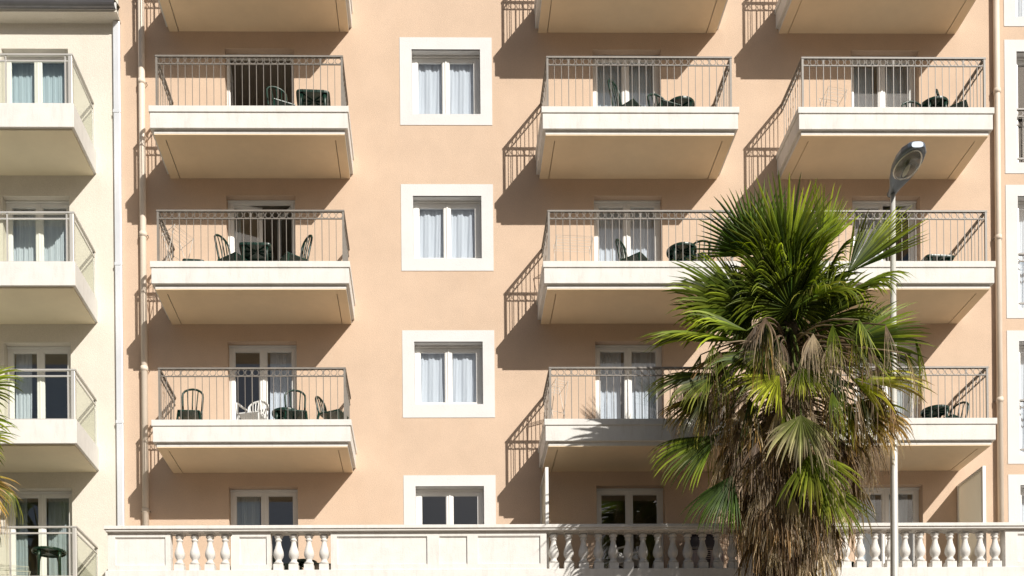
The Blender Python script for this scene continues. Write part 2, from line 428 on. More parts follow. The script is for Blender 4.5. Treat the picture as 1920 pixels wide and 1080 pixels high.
for r in range(0,5):
    a, c = rz[r]
    for side, xa, xb in (('left', RX[0]+.03, 11.95), ('right', 11.97, RX[1]-.03)):
        if r == 1: continue
        o = curtain(xa, xb, a+.02, c-.03, 'curtain_white', f'white curtain behind the {side} pane of the {ROWS[r]} window at the right edge', folds=4)

# ------------------------------------------------------------------ balconies
def slab_meshes():
    a = MB()
    # upstand round a lower floor
    a.box(-HW+.02, HW-.02, -1.28, -1.16, -.39, -.09)
    for k in (-1, 1): a.box(min(k*(HW-.02), k*(HW-.14)), max(k*(HW-.02), k*(HW-.14)), -1.16, .05, -.39, -.09)
    a.box(-HW+.14, HW-.14, -1.16, .05, -.389, -.14)
    a.box(-HW, HW, -1.30, -1.13, -.11, 0)
    for k in (-1, 1): a.box(min(k*HW, k*(HW-.17)), max(k*HW, k*(HW-.17)), -1.13, .05, -.11, 0)
    fa = a.mesh('balcony', M['slab'])
    s = MB(); e = HW-.075
    s.cur = 0
    s.box(-e, e, -1.225, -1.16, -.457, -.3895); s.box(-e, -e+.06, -1.16, .05, -.457, -.3895); s.box(e-.06, e, -1.16, .05, -.457, -.3895)
    # beams and recessed panel of the soffit
    mo = s.mesh('moulding', M['slab'])
    u = MB()
    u.box(-e+.004, -e+.175, -1.221, .05, -.472, -.4574); u.box(e-.175, e-.004, -1.221, .05, -.472, -.4574)
    u.box(-e+.175, e-.175, -1.221, -1.08, -.472, -.4574)
    u.box(-e+.188, e-.188, -1.079, .05, -.467, -.41)
    so_ = u.mesh('soffit', M['slab_under'])
    return fa, mo, so_
def railing_mesh(hw=1.664, dep=1.18, n=26, ns=9, posts=(3,13,23), side=True, name='railing', top=.977):
    a = MB()
    def run(p0, p1, n, posts):
        p0 = Vector(p0); p1 = Vector(p1); d = (p1-p0)/n; t = d.normalized(); nn = Vector((-t.y, t.x, 0))
        def bar(p, r, z0, z1):
            vs = [p+t*sx*r+nn*sy*r+Vector((0,0,z)) for z in (z0,z1) for sx,sy in ((-1,-1),(1,-1),(1,1),(-1,1))]
            a._add(vs, [(0,3,2,1),(4,5,6,7),(0,1,5,4),(1,2,6,5),(2,3,7,6),(3,0,4,7)])
        def rail(z0, z1, r, e=.0):
            vs = [q+nn*sy*r+Vector((0,0,z)) for z in (z0,z1) for q,sy in ((p0-t*e,-1),(p1+t*e,-1),(p1+t*e,1),(p0-t*e,1))]
            a._add(vs, [(0,3,2,1),(4,5,6,7),(0,1,5,4),(1,2,6,5),(2,3,7,6),(3,0,4,7)])
        rail(top-.03, top, .024, .0235); rail(top-.158, top-.144, .011)
        zc = top-.087
        for i in range(n+1):
            p = p0 + d*i
            if 0 < i < n: bar(p, .007 if i in posts else .005, 0 if True else 0, top-.03 if i in posts else top-.158)
            if i < n:
                c = p + d*.5; R_ = min(.054, d.length*.44)
                ro, ri, hy = R_+.0035, R_-.0045, .006
                vs = []; fs = []; K = 18
                for k in range(K):
                    th = 2*math.pi*k/K; cs, sn = math.cos(th), math.sin(th)
                    for rr, yy in ((ro,-hy),(ro,hy),(ri,hy),(ri,-hy)): vs.append(c + t*cs*rr + nn*yy + Vector((0,0,zc+sn*rr)))
                for k in range(K):
                    k2 = (k+1)%K
                    for q in range(4): fs.append((k*4+q, k2*4+q, k2*4+(q+1)%4, k*4+(q+1)%4))
                a._add(vs, fs)
    run((-hw,-dep,0), (hw,-dep,0), n, posts)
    if side:
        run((-hw,-dep,0), (-hw,-.0,0), ns, ()); run((hw,-dep,0), (hw,-.0,0), ns, ())
        for x in (-hw, hw): a.box(x-.018, x+.018, -dep-.018, -dep+.018, 0, top-.031)
    return a.mesh(name, M['metal'])
fa, mo, so_ = slab_meshes(); rail_me = railing_mesh()
for c in 'ABC':
    for r in range(0,4):
        o = link('balcony', fa, main, bevel=.006); o.location = (BX[c], 0, FLOOR[r])
        link('moulding', mo, o, bevel=.003); link('soffit', so_, o); link('railing', rail_me, o)
# narrow railings before the right-hand french windows
jr = railing_mesh(hw=(RX[1]-RX[0])/2-.02, dep=0, n=10, posts=(), side=False, name='window_railing', top=1.0)
for z in (15.47, 12.67, 9.84):
    o = link('window_railing', jr, main); o.location = ((RX[0]+RX[1])/2, .045, z)
    MB().box(-.61,.61,-.012,.012,.02,.05).build('bottom_bar', M['metal'], o)

# ------------------------------------------------------------------ downpipes of the peach building
def downpipe(x, y, r, ztop, zbot, bz):
    b = MB(); b.tube([(0,0,zbot),(0,0,ztop)], r, 16)
    o = b.build('downpipe', M['pipe'], main, smooth=True); o.location = (x, y, 0)
    for z in bz:
        k = MB(); k.tube([(0,0,z-.045),(0,0,z+.045)], r+.009, 16)
        k.build('collar', M['pipe'], o, smooth=True)
        k = MB(); k.tube([(-r-.03,.02,z),(r+.03,.02,z)], .009, 6); k.tube([(-r-.02,.02,z),(-r-.02,.1,z)], .007, 6)
        k.tube([(r+.02,.02,z),(r+.02,.1,z)], .007, 6)
        k.build('bracket', M['metal'], o)
downpipe(-5.48, -.085, .062, 23.9, 7.1, [16.85, 13.95, 11.4, 8.7])
downpipe(10.895, -.075, .055, 23.9, 7.1, [16.72, 13.9, 10.78, 8.05])

# ------------------------------------------------------------------ podium and terrace (part of the building)
pod = MB().box(-5.86, 16, -1.16, -.004, 0, 7.1).build('podium', M['stone'], main)

# ------------------------------------------------------------------ balustrade
bal = empty('balustrade', (2,-1.2,7.1), 0, 'long pale stone balustrade with turned balusters and moulded panels at terrace level', 'balustrade')
def bpart(b, name, mt=M['stone'], bevel=.006, smooth=False):
    o = b.build(name, mt, bal, bevel=bevel, smooth=smooth); o.location = (-2, 1.2, -7.1); return o
bpart(MB().box(-5.91, 16, -1.32, -.98, 7.965, 8.025).box(-5.885, 16, -1.295, -1.005, 7.93, 7.9655), 'coping')
bpart(MB().box(-5.91, 16, -1.245, -1.02, 6.9, 7.245).box(-5.91,-5.70,-1.02,-.01,6.9,7.245), 'plinth')
bpart(MB().box(-5.905, -5.62, -.985, -.01, 7.965, 8.024).box(-5.865,-5.68,-1.02,-.01,7.247,7.9645), 'side_return')
def panel(x0, x1, rec):
    b = MB(); y0, y1, z0, z1 = -1.225, -1.03, 7.2455, 7.9295
    b.box(x0, x1, y0+.03, y1, z0, z1)
    xs = [x0] + [v for p in rec for v in p] + [x1]
    for i in range(0, len(xs), 2):
        if xs[i+1]-xs[i] > .001: b.box(xs[i], xs[i+1], y0, y0+.03, z0, z1)
    for a, c in rec:
        b.box(a, c, y0, y0+.03, 7.845, z1); b.box(a, c, y0, y0+.03, z0, 7.345)
        # raised bead in the recess
        b.box(a+.0, c, y0+.012, y0+.03, 7.833, 7.845)
    bpart(b, 'panel', bevel=.003)
panel(-5.865, -4.745, [(-5.732,-4.836)]); panel(-3.64, -2.95, [(-3.509,-3.021)])
panel(-1.87, 2.02, [(-1.757,-.135),(.086,.586),(.779,1.906)]); panel(5.60, 7.02, [(5.75,6.87)]); panel(10.37, 16, [(10.6,12.6),(12.9,15)])
prof = [(.085,0),(.085,.10),(.072,.115),(.083,.135),(.083,.15),(.062,.165),(.052,.19),(.058,.21),(.085,.25),(.093,.29),(.088,.335),(.070,.39),(.052,.445),(.045,.49),(.045,.515),(.060,.525),(.062,.54),(.048,.552),(.054,.568),(.074,.582),(.076,.597),(.058,.61),(.066,.62),(.084,.635),(.084,.652)]
kz = .6835/.652
bb = MB(); bb.lathe([(r_, z*kz) for r_, z in prof[2:23]], (0,0,0), 20)
bb.box(-.086,.086,-.086,.086,0,.11*kz); bb.box(-.088,.088,-.088,.088,.632*kz,.652*kz)
bm_ = bb.mesh('baluster', M['stone'], smooth=False)
for p in bm_.polygons:
    if len(p.vertices) == 4 and p.index < 20*20: p.use_smooth = True
bxs = [-4.60+.2735*i for i in range(4)] + [-2.82+.2745*i for i in range(4)] + [2.158+.271*i for i in range(13)] + [10.229-.2755*i for i in range(12)]
for x in bxs:
    o = link('baluster', bm_, bal); o.location = (x-2, -1.125+1.2, 7.2455-7.1)

# ------------------------------------------------------------------ privacy screens on the terrace
def screen(x, label):
    o = empty('privacy_screen', (x,-.6,7.1), 0, label, 'screen', 'privacy screens on the terrace')
    f = MB(); z1 = 2.07
    f.box(-.03,.03,-.40,-.34,0,z1); f.box(-.03,.03,.56,.595,0,z1); f.box(-.03,.03,-.34,.56,z1-.04,z1-.001); f.box(-.03,.03,-.34,.56,.05,.1)
    f.build('frame', M['pvc'], o, bevel=.004)
    MB().box(-.008,.008,-.339,.559,.101,z1-.041).build('screen_panel', M['screen'], o)
screen(10.11, 'tall white framed frosted screen between the right terrace door and the downpipe')
screen(2.06, 'tall white framed frosted screen beside the centre window, left end of the shaded terrace')

# ------------------------------------------------------------------ left building
LX = (-8.155,-6.895)
lops = [(*LX, FLOOR[r]+.02 if r < 4 else 7.14, DTOP[r]-.02) for r in range(1,5)]
wl = wall_with_openings(-26, -5.932, 0, 18.6, lops, y=-.006, ox=-6)
wl.quad((-20,-.006,0),(-20,12,0),(-20,12,18.6),(-20,-.006,18.6))
wl.build('wall', M['cream'], left)
for r in range(1,5):
    make_window(left, *lops[r-1], rec=.16, ox=-6)
def lcur(r, parts, mt):
    x0, x1 = LX; z0 = (FLOOR[r] if r < 4 else 7.12)+.05; z1 = DTOP[r]-.04
    for side, u0, u1, folds in parts:
        colr = {'curtain_blue':'pale blue','curtain_white':'white','curtain_teal':'grey green'}[mt]
        curtain(x0+.03+(x1-x0-.06)*u0, x0+.03+(x1-x0-.06)*u1, z0, z1, mt, f'{colr} curtain behind the {side} leaf of the {ROWS[r]} glazed door in the cream building', folds=folds)
lcur(1, [('left',0,.5,5),('right',.5,1,5)], 'curtain_blue'); lcur(2, [('left',0,.5,5),('right',.5,1,5)], 'curtain_white')
lcur(3, [('left',.05,.30,4)], 'curtain_white'); lcur(4, [('left',0,.2,4),('right',.55,1,5)], 'curtain_teal')
# eave, gutter, roof
g = MB(); g.box(-14,.115,-.285,-.006,18.02,18.06)
g.build('eave', M['cream'], left)
g = MB(); pts = [(-.33+.09*math.cos(t), 18.15+.09*math.sin(t)) for t in [math.pi+math.pi*k/8 for k in range(9)]]
for i in range(8):
    (ya,za),(yb,zb) = pts[i], pts[i+1]
    g.quad((-14,ya,za),(.10,ya,za),(.10,yb,zb),(-14,yb,zb)); g.quad((-14,ya*1.0+.0,za+.004),(-14,yb,zb+.004),(.10,yb,zb+.004),(.10,ya,za+.004))
g.tube([(-14,-.42,18.15),(.10,-.42,18.15)], .012, 6)
g.build('gutter', M['gutter'], left)
g = MB(); g.box(-14,.11,-.30,-.27,18.062,18.19); g.build('fascia_board', M['whiteband'], left)
g = MB(); g.quad((-14,-.36,18.20),(.10,-.36,18.20),(.10,6,20.6),(-14,6,20.6)); g.quad((-14,6,20.6),(.10,6,20.6),(.10,12,18.2),(-14,12,18.2))
for i in range(22): 
    x = .02-.645*i; g._add([(x-.012,-.36,18.20),(x+.012,-.36,18.20),(x+.012,6,20.6),(x-.012,6,20.6),(x-.012,-.36,18.235),(x+.012,-.36,18.235),(x+.012,6,20.635),(x-.012,6,20.635)], [(4,5,6,7),(0,1,5,4),(1,2,6,5),(3,0,4,7)])
g.build('roof', M['roof'], left)
# pale metal cover strip where the two buildings meet
g = MB(); g.box(-.02,.108,-.09,-.0065,7.1,18.015)
o = g.build('joint_cover', M['zinc'], left, bevel=.012)
for z in (16.3, 10.4, 13.4): MB().box(-.028,.116,-.098,-.085,z-.03,z+.03).build('joint_band', M['zinc'], o, bevel=.004)

# left balconies: plain fascia, glass panels in a pale metal frame
LB = 6.5
def lslab():
    a = MB(); a.box(-LB, 0, -1.30, .04, -.43, 0)
    f = a.mesh('balcony', M['slab'])
    u = MB(); u.box(-LB+.05, -.05, -1.25, .04, -.46, -.4304)
    return f, u.mesh('soffit', M['slab_under'])
lf, lu = lslab()
M['slab_cream'] = mat('cream_soffit_paint', (.78,.70,.52), .9, var=.05, vscale=1.5, spec=.2)
lu.materials.clear(); lu.materials.append(M['slab_cream'])
lr = MB()
H = .93
lr.box(-LB, -.03, -1.24, -1.19, H-.028, H); lr.box(-.08, -.03, -1.19, 0, H-.028, H)
lr.box(-LB, -.06, -1.225, -1.205, H-.135, H-.108); lr.box(-.065, -.045, -1.205, 0, H-.135, H-.108)
lr.box(-LB, -.06, -1.225, -1.205, .02, .045); lr.box(-.065, -.045, -1.205, 0, .02, .045)
for x in (-.17, -1.23, -2.3, -3.4, -4.5): lr.box(x-.012, x+.012, -1.228, -1.202, 0, H-.028)
for y in (-.02,): lr.box(-.067, -.043, y-.012, y+.012, 0, H-.028)
lrm = lr.mesh('railing', M['railgrey'])
lp = MB(); lp.box(-.115, -.045, -1.235, -1.17, 0, H-.03)
lpm = lp.mesh('corner_post', M['railgrey'])
gm = [MB().box(a, b_, -1.218, -1.212, .046, H-.136).mesh('glass_panel', M['railglass']) for a, b_ in ((-4.48,-3.42),(-3.38,-2.32),(-2.28,-1.25),(-1.21,-.19))]
gm.append(MB().box(-.058,-.052,-1.16,-.035,.046,H-.136).mesh('glass_panel', M['railglass']))
LF = [15.584, 12.755, 9.935, 7.12]
for z in LF:
    o = link('balcony', lf, left, bevel=.008); o.location = (-.375, 0, z)
    link('soffit', lu, o); rr = link('railing', lrm, o); link('corner_post', lpm, o, bevel=.006)
    for g_ in gm: link('glass_panel', g_, o)

# ------------------------------------------------------------------ furniture
def make_chair(mt, loc, rz, label, grp, hgt=.88, arms=False, narrow=.95, slats=(-.45,0,.45)):
    """plastic garden chair, faces local -y"""
    o = empty('garden_chair', loc, rz, label, 'chair', grp)
    m_ = M[mt]; w_ = .21*narrow
    b = MB()
    n = 7
    vs = []; 
    for z in (.43,.405):
        for i in range(n+1):
            t = i/n; y = -.23+.44*t; ww = w_*(1-.10*t) + .015*math.sin(t*3.1); zz = z - .012*math.sin(t*3.1)
            vs += [(-ww,y,zz),(ww,y,zz)]
    k = 2*(n+1); fs = []
    for i in range(n): fs += [(2*i,2*i+1,2*i+3,2*i+2), (k+2*i,k+2*i+2,k+2*i+3,k+2*i+1), (2*i,2*i+2,k+2*i+2,k+2*i), (2*i+1,k+2*i+1,k+2*i+3,2*i+3)]
    fs += [(0,k,k+1,1),(2*n,2*n+1,k+2*n+1,k+2*n)]
    b._add(vs, fs); b.build('seat', m_, o, smooth=False, bevel=.006)
    b = MB()
    pts = []
    for i in range(19):
        t = i/18; th = math.pi*(1-t); 
        # arched outline of the backrest
        if t < .3: x = -w_*(.82+.12*t/.3); z = .42+(hgt-.42-.13)*(t/.3)
        elif t > .7: x = w_*(.82+.12*(1-t)/.3); z = .42+(hgt-.42-.13)*((1-t)/.3)
        else:
            a = math.pi*(1-(t-.3)/.4); x = w_*.94*math.cos(a); z = hgt-.13+.13*math.sin(a)
        pts.append((x, .20+.20*(z-.42), z))
    b.tube(pts, .0195, 8)
    for f in slats:
        x0 = f*w_*.7; x1 = f*w_*1.1; zt = hgt-.13+.13*math.sqrt(max(0, 1-(x1/(w_*.94))**2)) - .01
        seg = [(x0+(x1-x0)*s_, .20+.20*(.42+(zt-.42)*s_-.42)-.015*math.sin(3.14*s_), .42+(zt-.42)*s_) for s_ in (0,.25,.5,.75,1)]
        b.tube(seg, [.016,.013,.012,.011,.010], 6)
    b.build('backrest', m_, o, smooth=True)
    if arms:
        for s_ in (-1,1):
            a = MB(); a.tube([(s_*w_*.95,.27,.66),(s_*(w_+.03),.10,.665),(s_*(w_+.04),-.08,.655),(s_*(w_+.03),-.20,.62),(s_*(w_+.01),-.22,.43)], [.014,.02,.022,.02,.015], 8)
            a.build('armrest', m_, o, smooth=True)
    for sx in (-1,1):
        for sy, yb in ((-1,-.26),(1,.27)):
            a = MB(); a.tube([(sx*w_*.92, sy*.19, .42),(sx*(w_+.035), yb, 0)], [.024,.014], 8); a.build('leg', m_, o, smooth=True)
    return o
def make_table(mt, loc, rz, label, shape='round', rad=.33, hgt=.72, grp='green garden tables on the balconies'):
    o = empty('garden_table', loc, rz, label, 'table', grp); m_ = M[mt]
    b = MB(); N = 28
    if shape == 'round': ring = [(rad*math.cos(2*math.pi*i/N), rad*math.sin(2*math.pi*i/N)) for i in range(N)]
    else:
        ring = []
        for i in range(N):
            th = 2*math.pi*i/N; c_, s_ = math.cos(th), math.sin(th); e = .28
            ring.append((rad*math.copysign(abs(c_)**e, c_), rad*.9*math.copysign(abs(s_)**e, s_)))
    vs = []; lev = [(1,.0),(1,-.02),(.985,-.045),(.95,-.045),(.94,-.02)]
    for f, dz in lev: vs += [(x*f, y*f, hgt+dz) for x, y in ring]
    fs = []
    for l in range(len(lev)-1):
        for i in range(N): fs.append((l*N+i, (l+1)*N+i, (l+1)*N+(i+1)%N, l*N+(i+1)%N))
    fs.append(tuple(range(N))); fs.append(tuple((len(lev)-1)*N+i for i in range(N))[::-1])
    b._add(vs, fs)
    for k in range(4):    # ribs of the underside
        th = math.pi/4*k; c_, s_ = math.cos(th)*rad*.9, math.sin(th)*rad*.9
        p = Vector((-s_, c_, 0)).normalized()*.006
        b._add([Vector((-c_,-s_,hgt-.021))-p, Vector((c_,s_,hgt-.021))-p, Vector((c_,s_,hgt-.021))+p, Vector((-c_,-s_,hgt-.021))+p,
                Vector((-c_,-s_,hgt-.042))-p, Vector((c_,s_,hgt-.042))-p, Vector((c_,s_,hgt-.042))+p, Vector((-c_,-s_,hgt-.042))+p], [(4,5,6,7),(0,1,5,4),(2,3,7,6)])
    b.build('tabletop', m_, o, bevel=.004)
    for k in range(4):
        th = math.pi/4+math.pi/2*k; q = rad*(.86 if shape == 'round' else 1.02); c_, s_ = math.cos(th), math.sin(th)
        a = MB(); a.tube([(c_*q*.93,s_*q*.93,hgt-.03),(c_*q*.97,s_*q*.97,hgt-.15),(c_*q*1.02,s_*q*1.02,0)], [.045,.028,.02], 8); a.build('leg', m_, o, smooth=True)
    return o
def make_rack(loc, rz, label, w_=.5, h=.75, style='x'):
    o = empty('drying_rack', loc, rz, label, 'drying rack', 'folding laundry racks on the balconies')
    b = MB(); r_ = .007
    for s_, yy in ((-1,.16),(1,-.16)):
        b.tube([(-w_/2,yy,0),(-w_/2,-yy,h),(w_/2,-yy,h),(w_/2,yy,0)], r_, 6)
    b.build('frame', M['wire'], o)
    b = MB()
    for i in range(6): 
        y = -.14+.056*i; b.tube([(-w_/2,y,h-.02-.02*i),(w_/2,y,h-.02-.02*i)], .0035, 5)
    for s_ in (-1,1): b.tube([(s_*w_/2,-.16,h-.01),(s_*w_/2,.16,h-.13)], .005, 5)
    b.build('wire_shelf', M['wire'], o)
    b = MB(); b.tube([(-w_/2,-.02,h*.5),(w_/2,-.02,h*.5)], .005, 5); b.build('crossbar', M['wire'], o)
    return o
def fx(px, d, z): return world_x(px, d, z)
F1, F2, F3, F4 = FLOOR[1]-.138, FLOOR[2]-.138, FLOOR[3]-.138, 7.102
gc = 'garden chairs on the balconies and terrace'
def top_h(px, py, d, fl): return at(px, py, d).z - fl
def chair(px, py, d, fl, rz, label, lo=.68, hi=1.04, mt='gplastic', **kw):
    h = min(hi, max(lo, top_h(px, py, d - .32*math.cos(R(rz)), fl)))
    return make_chair(mt, (fx(px, d, fl+.6), -d, fl), R(rz), label, gc, h, **kw)
def table(px, py, d, fl, rz, label, shape, rad):
    return make_table('gplastic', (fx(px, d, fl+.6), -d, fl), R(rz), label, shape, rad, top_h(px, py, d+rad, fl))
# A1
chair(527, 150, .80, F1, 24, 'green arch backed chair before the open doorway on the top left peach balcony')
table(588, 165, .75, F1, 3, 'green square table beside the open doorway on the top left peach balcony', 'square', .31)
# A2
chair(438, 444, .80, F2, 58, 'green chair left of the square table on the second left peach balcony')
chair(550, 445, .80, F2, -55, 'green chair right of the square table on the second left peach balcony')
table(481, 452, .72, F2, 2, 'green square table between two chairs on the second left peach balcony', 'square', .30)
make_rack((fx(333,.75,F2+.5),-.75,F2), R(62), 'white wire drying rack in the left corner of the second left peach balcony', .5, .95)
table(364, 484, .85, F2, 5, 'small low green table beside the drying rack on the second left peach balcony', 'square', .2)
# A3
chair(357, 727, .80, F3, 4, 'green arch backed chair standing alone at the left of the third left peach balcony', hi=1.05)
chair(474, 755, .72, F3, -14, 'white slatted garden chair before the door on the third left peach balcony', mt='wplastic', arms=True, narrow=1.0, slats=(-.75,-.5,-.25,0,.25,.5,.75))
table(537, 763, .62, F3, 0, 'round green table before the door on the third left peach balcony', 'round', .27)
chair(554, 732, .80, F3, 8, 'green arch backed chair in front of the round table on the third left peach balcony', hi=1.1)
chair(624, 747, .80, F3, 68, 'green chair turned sideways at the right end of the third left peach balcony')
# B1
chair(1178, 142, .80, F1, 48, 'green chair turned sideways before the blue curtained door on the top middle balcony', hi=1.1)
table(1275, 179, .75, F1, 0, 'round green table right of the door on the top middle balcony', 'round', .27)
chair(1246, 179, .80, F1, 20, 'low green chair just left of the round table on the top middle balcony', lo=.6)
# B2
make_rack((fx(1075,.45,F2+.5),-.45,F2), R(4), 'white wire drying rack at the left of the second middle balcony', .68, 1.0)
chair(1189, 453, .80, F2, 52, 'green chair turned sideways before the white curtained door on the second middle balcony')
table(1278, 453, .75, F2, 0, 'round green table right of the door on the second middle balcony', 'round', .28)
chair(1306, 453, .80, F2, -25, 'green chair just right of the round table on the second middle balcony')
# B3
make_rack((fx(1046,.6,F3+.5),-.6,F3), R(25), 'folded white wire drying rack in the left corner of the third middle balcony', .26, 1.1)
# C1
make_rack((fx(1562,.5,F1+.5),-.5,F1), R(12), 'thin wire drying rack left of the door on the top right balcony', .38, .95)
table(1750, 179, .75, F1, 0, 'round green table right of the door on the top right balcony', 'round', .26)
chair(1790, 174, .80, F1, 55, 'green chair at the right end of the top right balcony', lo=.6)
chair(1722, 184, .5, F1, 0, 'low green chair just left of the round table on the top right balcony', lo=.6)
# C2
table(1752, 475, .75, F2, 4, 'low green square table at the right of the second right balcony', 'square', .28)
# C3
table(1753, 758, .75, F3, 0, 'green round table at the right of the third right balcony', 'round', .25)
chair(1783, 757, .5, F3, -60, 'green chair beside the table on the third right balcony', lo=.6)
# terrace
make_table('gplastic', (fx(572,.55,F4+.6),-.50,F4), 0, 'green table seen between the balusters below the left peach door', 'round', .22, .50)
make_chair('gplastic', (fx(540,.5,F4+.5),-.5,F4), R(80), 'green chair behind the second baluster bay, left of the terrace table', gc, .62)
make_chair('gplastic', (fx(607,.5,F4+.5),-.5,F4), R(-80), 'green chair behind the second baluster bay, right of the terrace table', gc, .62)
make_chair('gplastic', (fx(1570,.5,F4+.5),-.5,F4), R(30), 'green chair behind the balusters just right of the big palm', gc, .62)
make_rack((fx(1110,.6,F4+.5),-.6,F4), R(20), 'white wire drying rack behind the shaded balusters beside the left screen', .6, .45)
make_chair('wplastic', (fx(1180,.6,F4+.5),-.62,F4), R(40), 'white garden chair behind the shaded balusters before the dark terrace door', gc, .66, arms=True, slats=(-.75,-.5,-.25,0,.25,.5,.75))
bx = empty('storage_box', (fx(1318,.25,8.1),-.25,7.1), 0, 'dark grey storage box against the terrace wall behind the palm fronds', 'box')
MB().box(-.27,.27,-.2,.2,.0,.98).build('body', M['box'], bx, bevel=.02); MB().box(-.29,.29,-.22,.22,.982,1.04).build('lid', M['box'], bx, bevel=.015)
# laundry cloths on the terrace
def towel(px, label, w_=.24):
    b = MB(); vs = []; n = 10
    for j in range(7):
        for i in range(n+1):
            u = i/n; vs.append((-w_/2+w_*u+.01*math.sin(j), .02*math.sin(u*9+j*.4), .62-.075*j))
    fs = [(j*(n+1)+i, j*(n+1)+i+1, (j+1)*(n+1)+i+1, (j+1)*(n+1)+i) for j in range(6) for i in range(n)]
    b._add(vs, fs); o = b.build('towel', M['cloth'], smooth=True); o.location = (fx(px,.75,7.6), -.75, 7.1)
    tag(o, label, 'towel', 'towels drying behind the balusters')
rk = make_rack((fx(1325,.75,7.5),-.75,F4), 0, 'white wire drying rack hung with towels behind the shaded balusters by the palm', .62, .62)
towel(1306, 'lilac towel on the terrace rack, the left one of the pair'); towel(1344, 'lilac towel on the terrace rack, the right one of the pair beside the palm')
# left building, lowest balcony
make_table('gplastic', (fx(92,.85,7.7),-.85,7.122), R(20), 'dark green round plastic table on the lowest balcony of the cream building', 'round', .30, .60)
make_rack((fx(22,.95,7.4),-.95,7.122), R(15), 'white wire rack left of the green table on the lowest balcony of the cream building', .6, .26)

# ------------------------------------------------------------------ street lamp
pl = at(1675, 362, 2.8)
lamp = empty('street_lamp', (pl.x-.04, -2.8, .13), 0, 'slim grey street lamp with a long glazed head rising beside the palm', 'street lamp')
zt = pl.z - .13
b = MB(); b.tube([(-.0,0,0),(0,0,1.0),(0,0,zt*.5),(.03,0,zt)], [.095,.08,.066,.04], 20); b.build('pole', M['galv'], lamp, smooth=True)
b = MB(); b.lathe([(.16,0),(.16,.02),(.12,.05),(.115,.9),(.1,.95)], (0,0,0), 20); b.build('base', M['galv'], lamp)
def lamp_head():
    # local frame: u along the head (towards the street), v sideways, n up
    st_ = [(-.10,.05,.05,.05),(0,.06,.06,.06),(.12,.085,.07,.06),(.30,.14,.10,.06),(.50,.178,.13,.06),(.72,.185,.14,.055),(.90,.165,.125,.05),(1.02,.115,.09,.04),(1.06,.07,.05,.035)]
    K = 14
    b = MB(); vs = []; fs = []
    for u, hw, up_, dn in st_:
        hw *= 1.2
        for k in range(K):
            th = 2*math.pi*k/K; c_, s_ = math.cos(th), math.sin(th)
            x = hw*math.copysign(abs(c_)**.75, c_); z = (up_ if s_ > 0 else dn)*math.copysign(abs(s_)**.6, s_)
            if s_ < 0 and u > .2: z = max(z, -.035)
            vs.append((x, -u, z))
    for i in range(len(st_)-1):
        for k in range(K): fs.append((i*K+k, i*K+(k+1)%K, (i+1)*K+(k+1)%K, (i+1)*K+k))
    fs += [tuple(range(K)), tuple((len(st_)-1)*K+k for k in range(K))[::-1]]
    b._add(vs, fs)
    hd = empty('head', (.03, -.02, zt+.02)); hd.parent = lamp
    return b, hd
b, hd = lamp_head()
bpy.data.objects.remove(hd)
hd = b.build('head', M['lamp'], lamp, bevel=.006); hd.location = (.03,-.02,zt+.03); hd.rotation_euler = (R(-3), 0, R(-3)); hd.scale = (1.02, .99, 1)
# glazed bowl, its rim and the reflector with the bulb
ou = [(.33+.66*(.5-.5*math.cos(math.pi*i/10)), 0) for i in range(11)]
def outline(s_, z):
    L_ = []
    for i in range(24):
        th = 2*math.pi*i/24; u = .66 + .335*s_*math.cos(th); v = .185*s_*math.sin(th)*(1-.12*math.cos(th))
        L_.append((v, -u, z))
    return L_
b = MB(); b.tube(outline(1.0,-.04), .011, 6, closed=True); b.build('lens_rim', M['lamprim'], hd, smooth=True)
b = MB(); rings = [outline(.97,-.042), outline(.93,-.075), outline(.8,-.105), outline(.5,-.122), outline(.12,-.128)]
vs = [p for r_ in rings for p in r_]; fs = [(i*24+k, i*24+(k+1)%24, (i+1)*24+(k+1)%24, (i+1)*24+k) for i in range(4) for k in range(24)]; fs.append(tuple(4*24+k for k in range(24)))
b._add(vs, fs); b.build('lens', M['bowl'], hd, smooth=True)
b = MB(); rings = [outline(.96,-.0415), outline(.8,-.0395), outline(.55,-.0385)]
vs = [p for r_ in rings for p in r_]; fs = [(i*24+k, i*24+(k+1)%24, (i+1)*24+(k+1)%24, (i+1)*24+k) for i in range(2) for k in range(24)]; fs.append(tuple(2*24+k for k in range(24)))
b._add(vs, fs); b.build('reflector', M['reflector'], hd)
b = MB(); b.tube([(0,-.45,-.075),(0,-.52,-.075),(0,-.62,-.078),(0,-.72,-.075)], [.018,.035,.035,.015], 10); b.build('bulb', M['bulb'], hd, smooth=True)

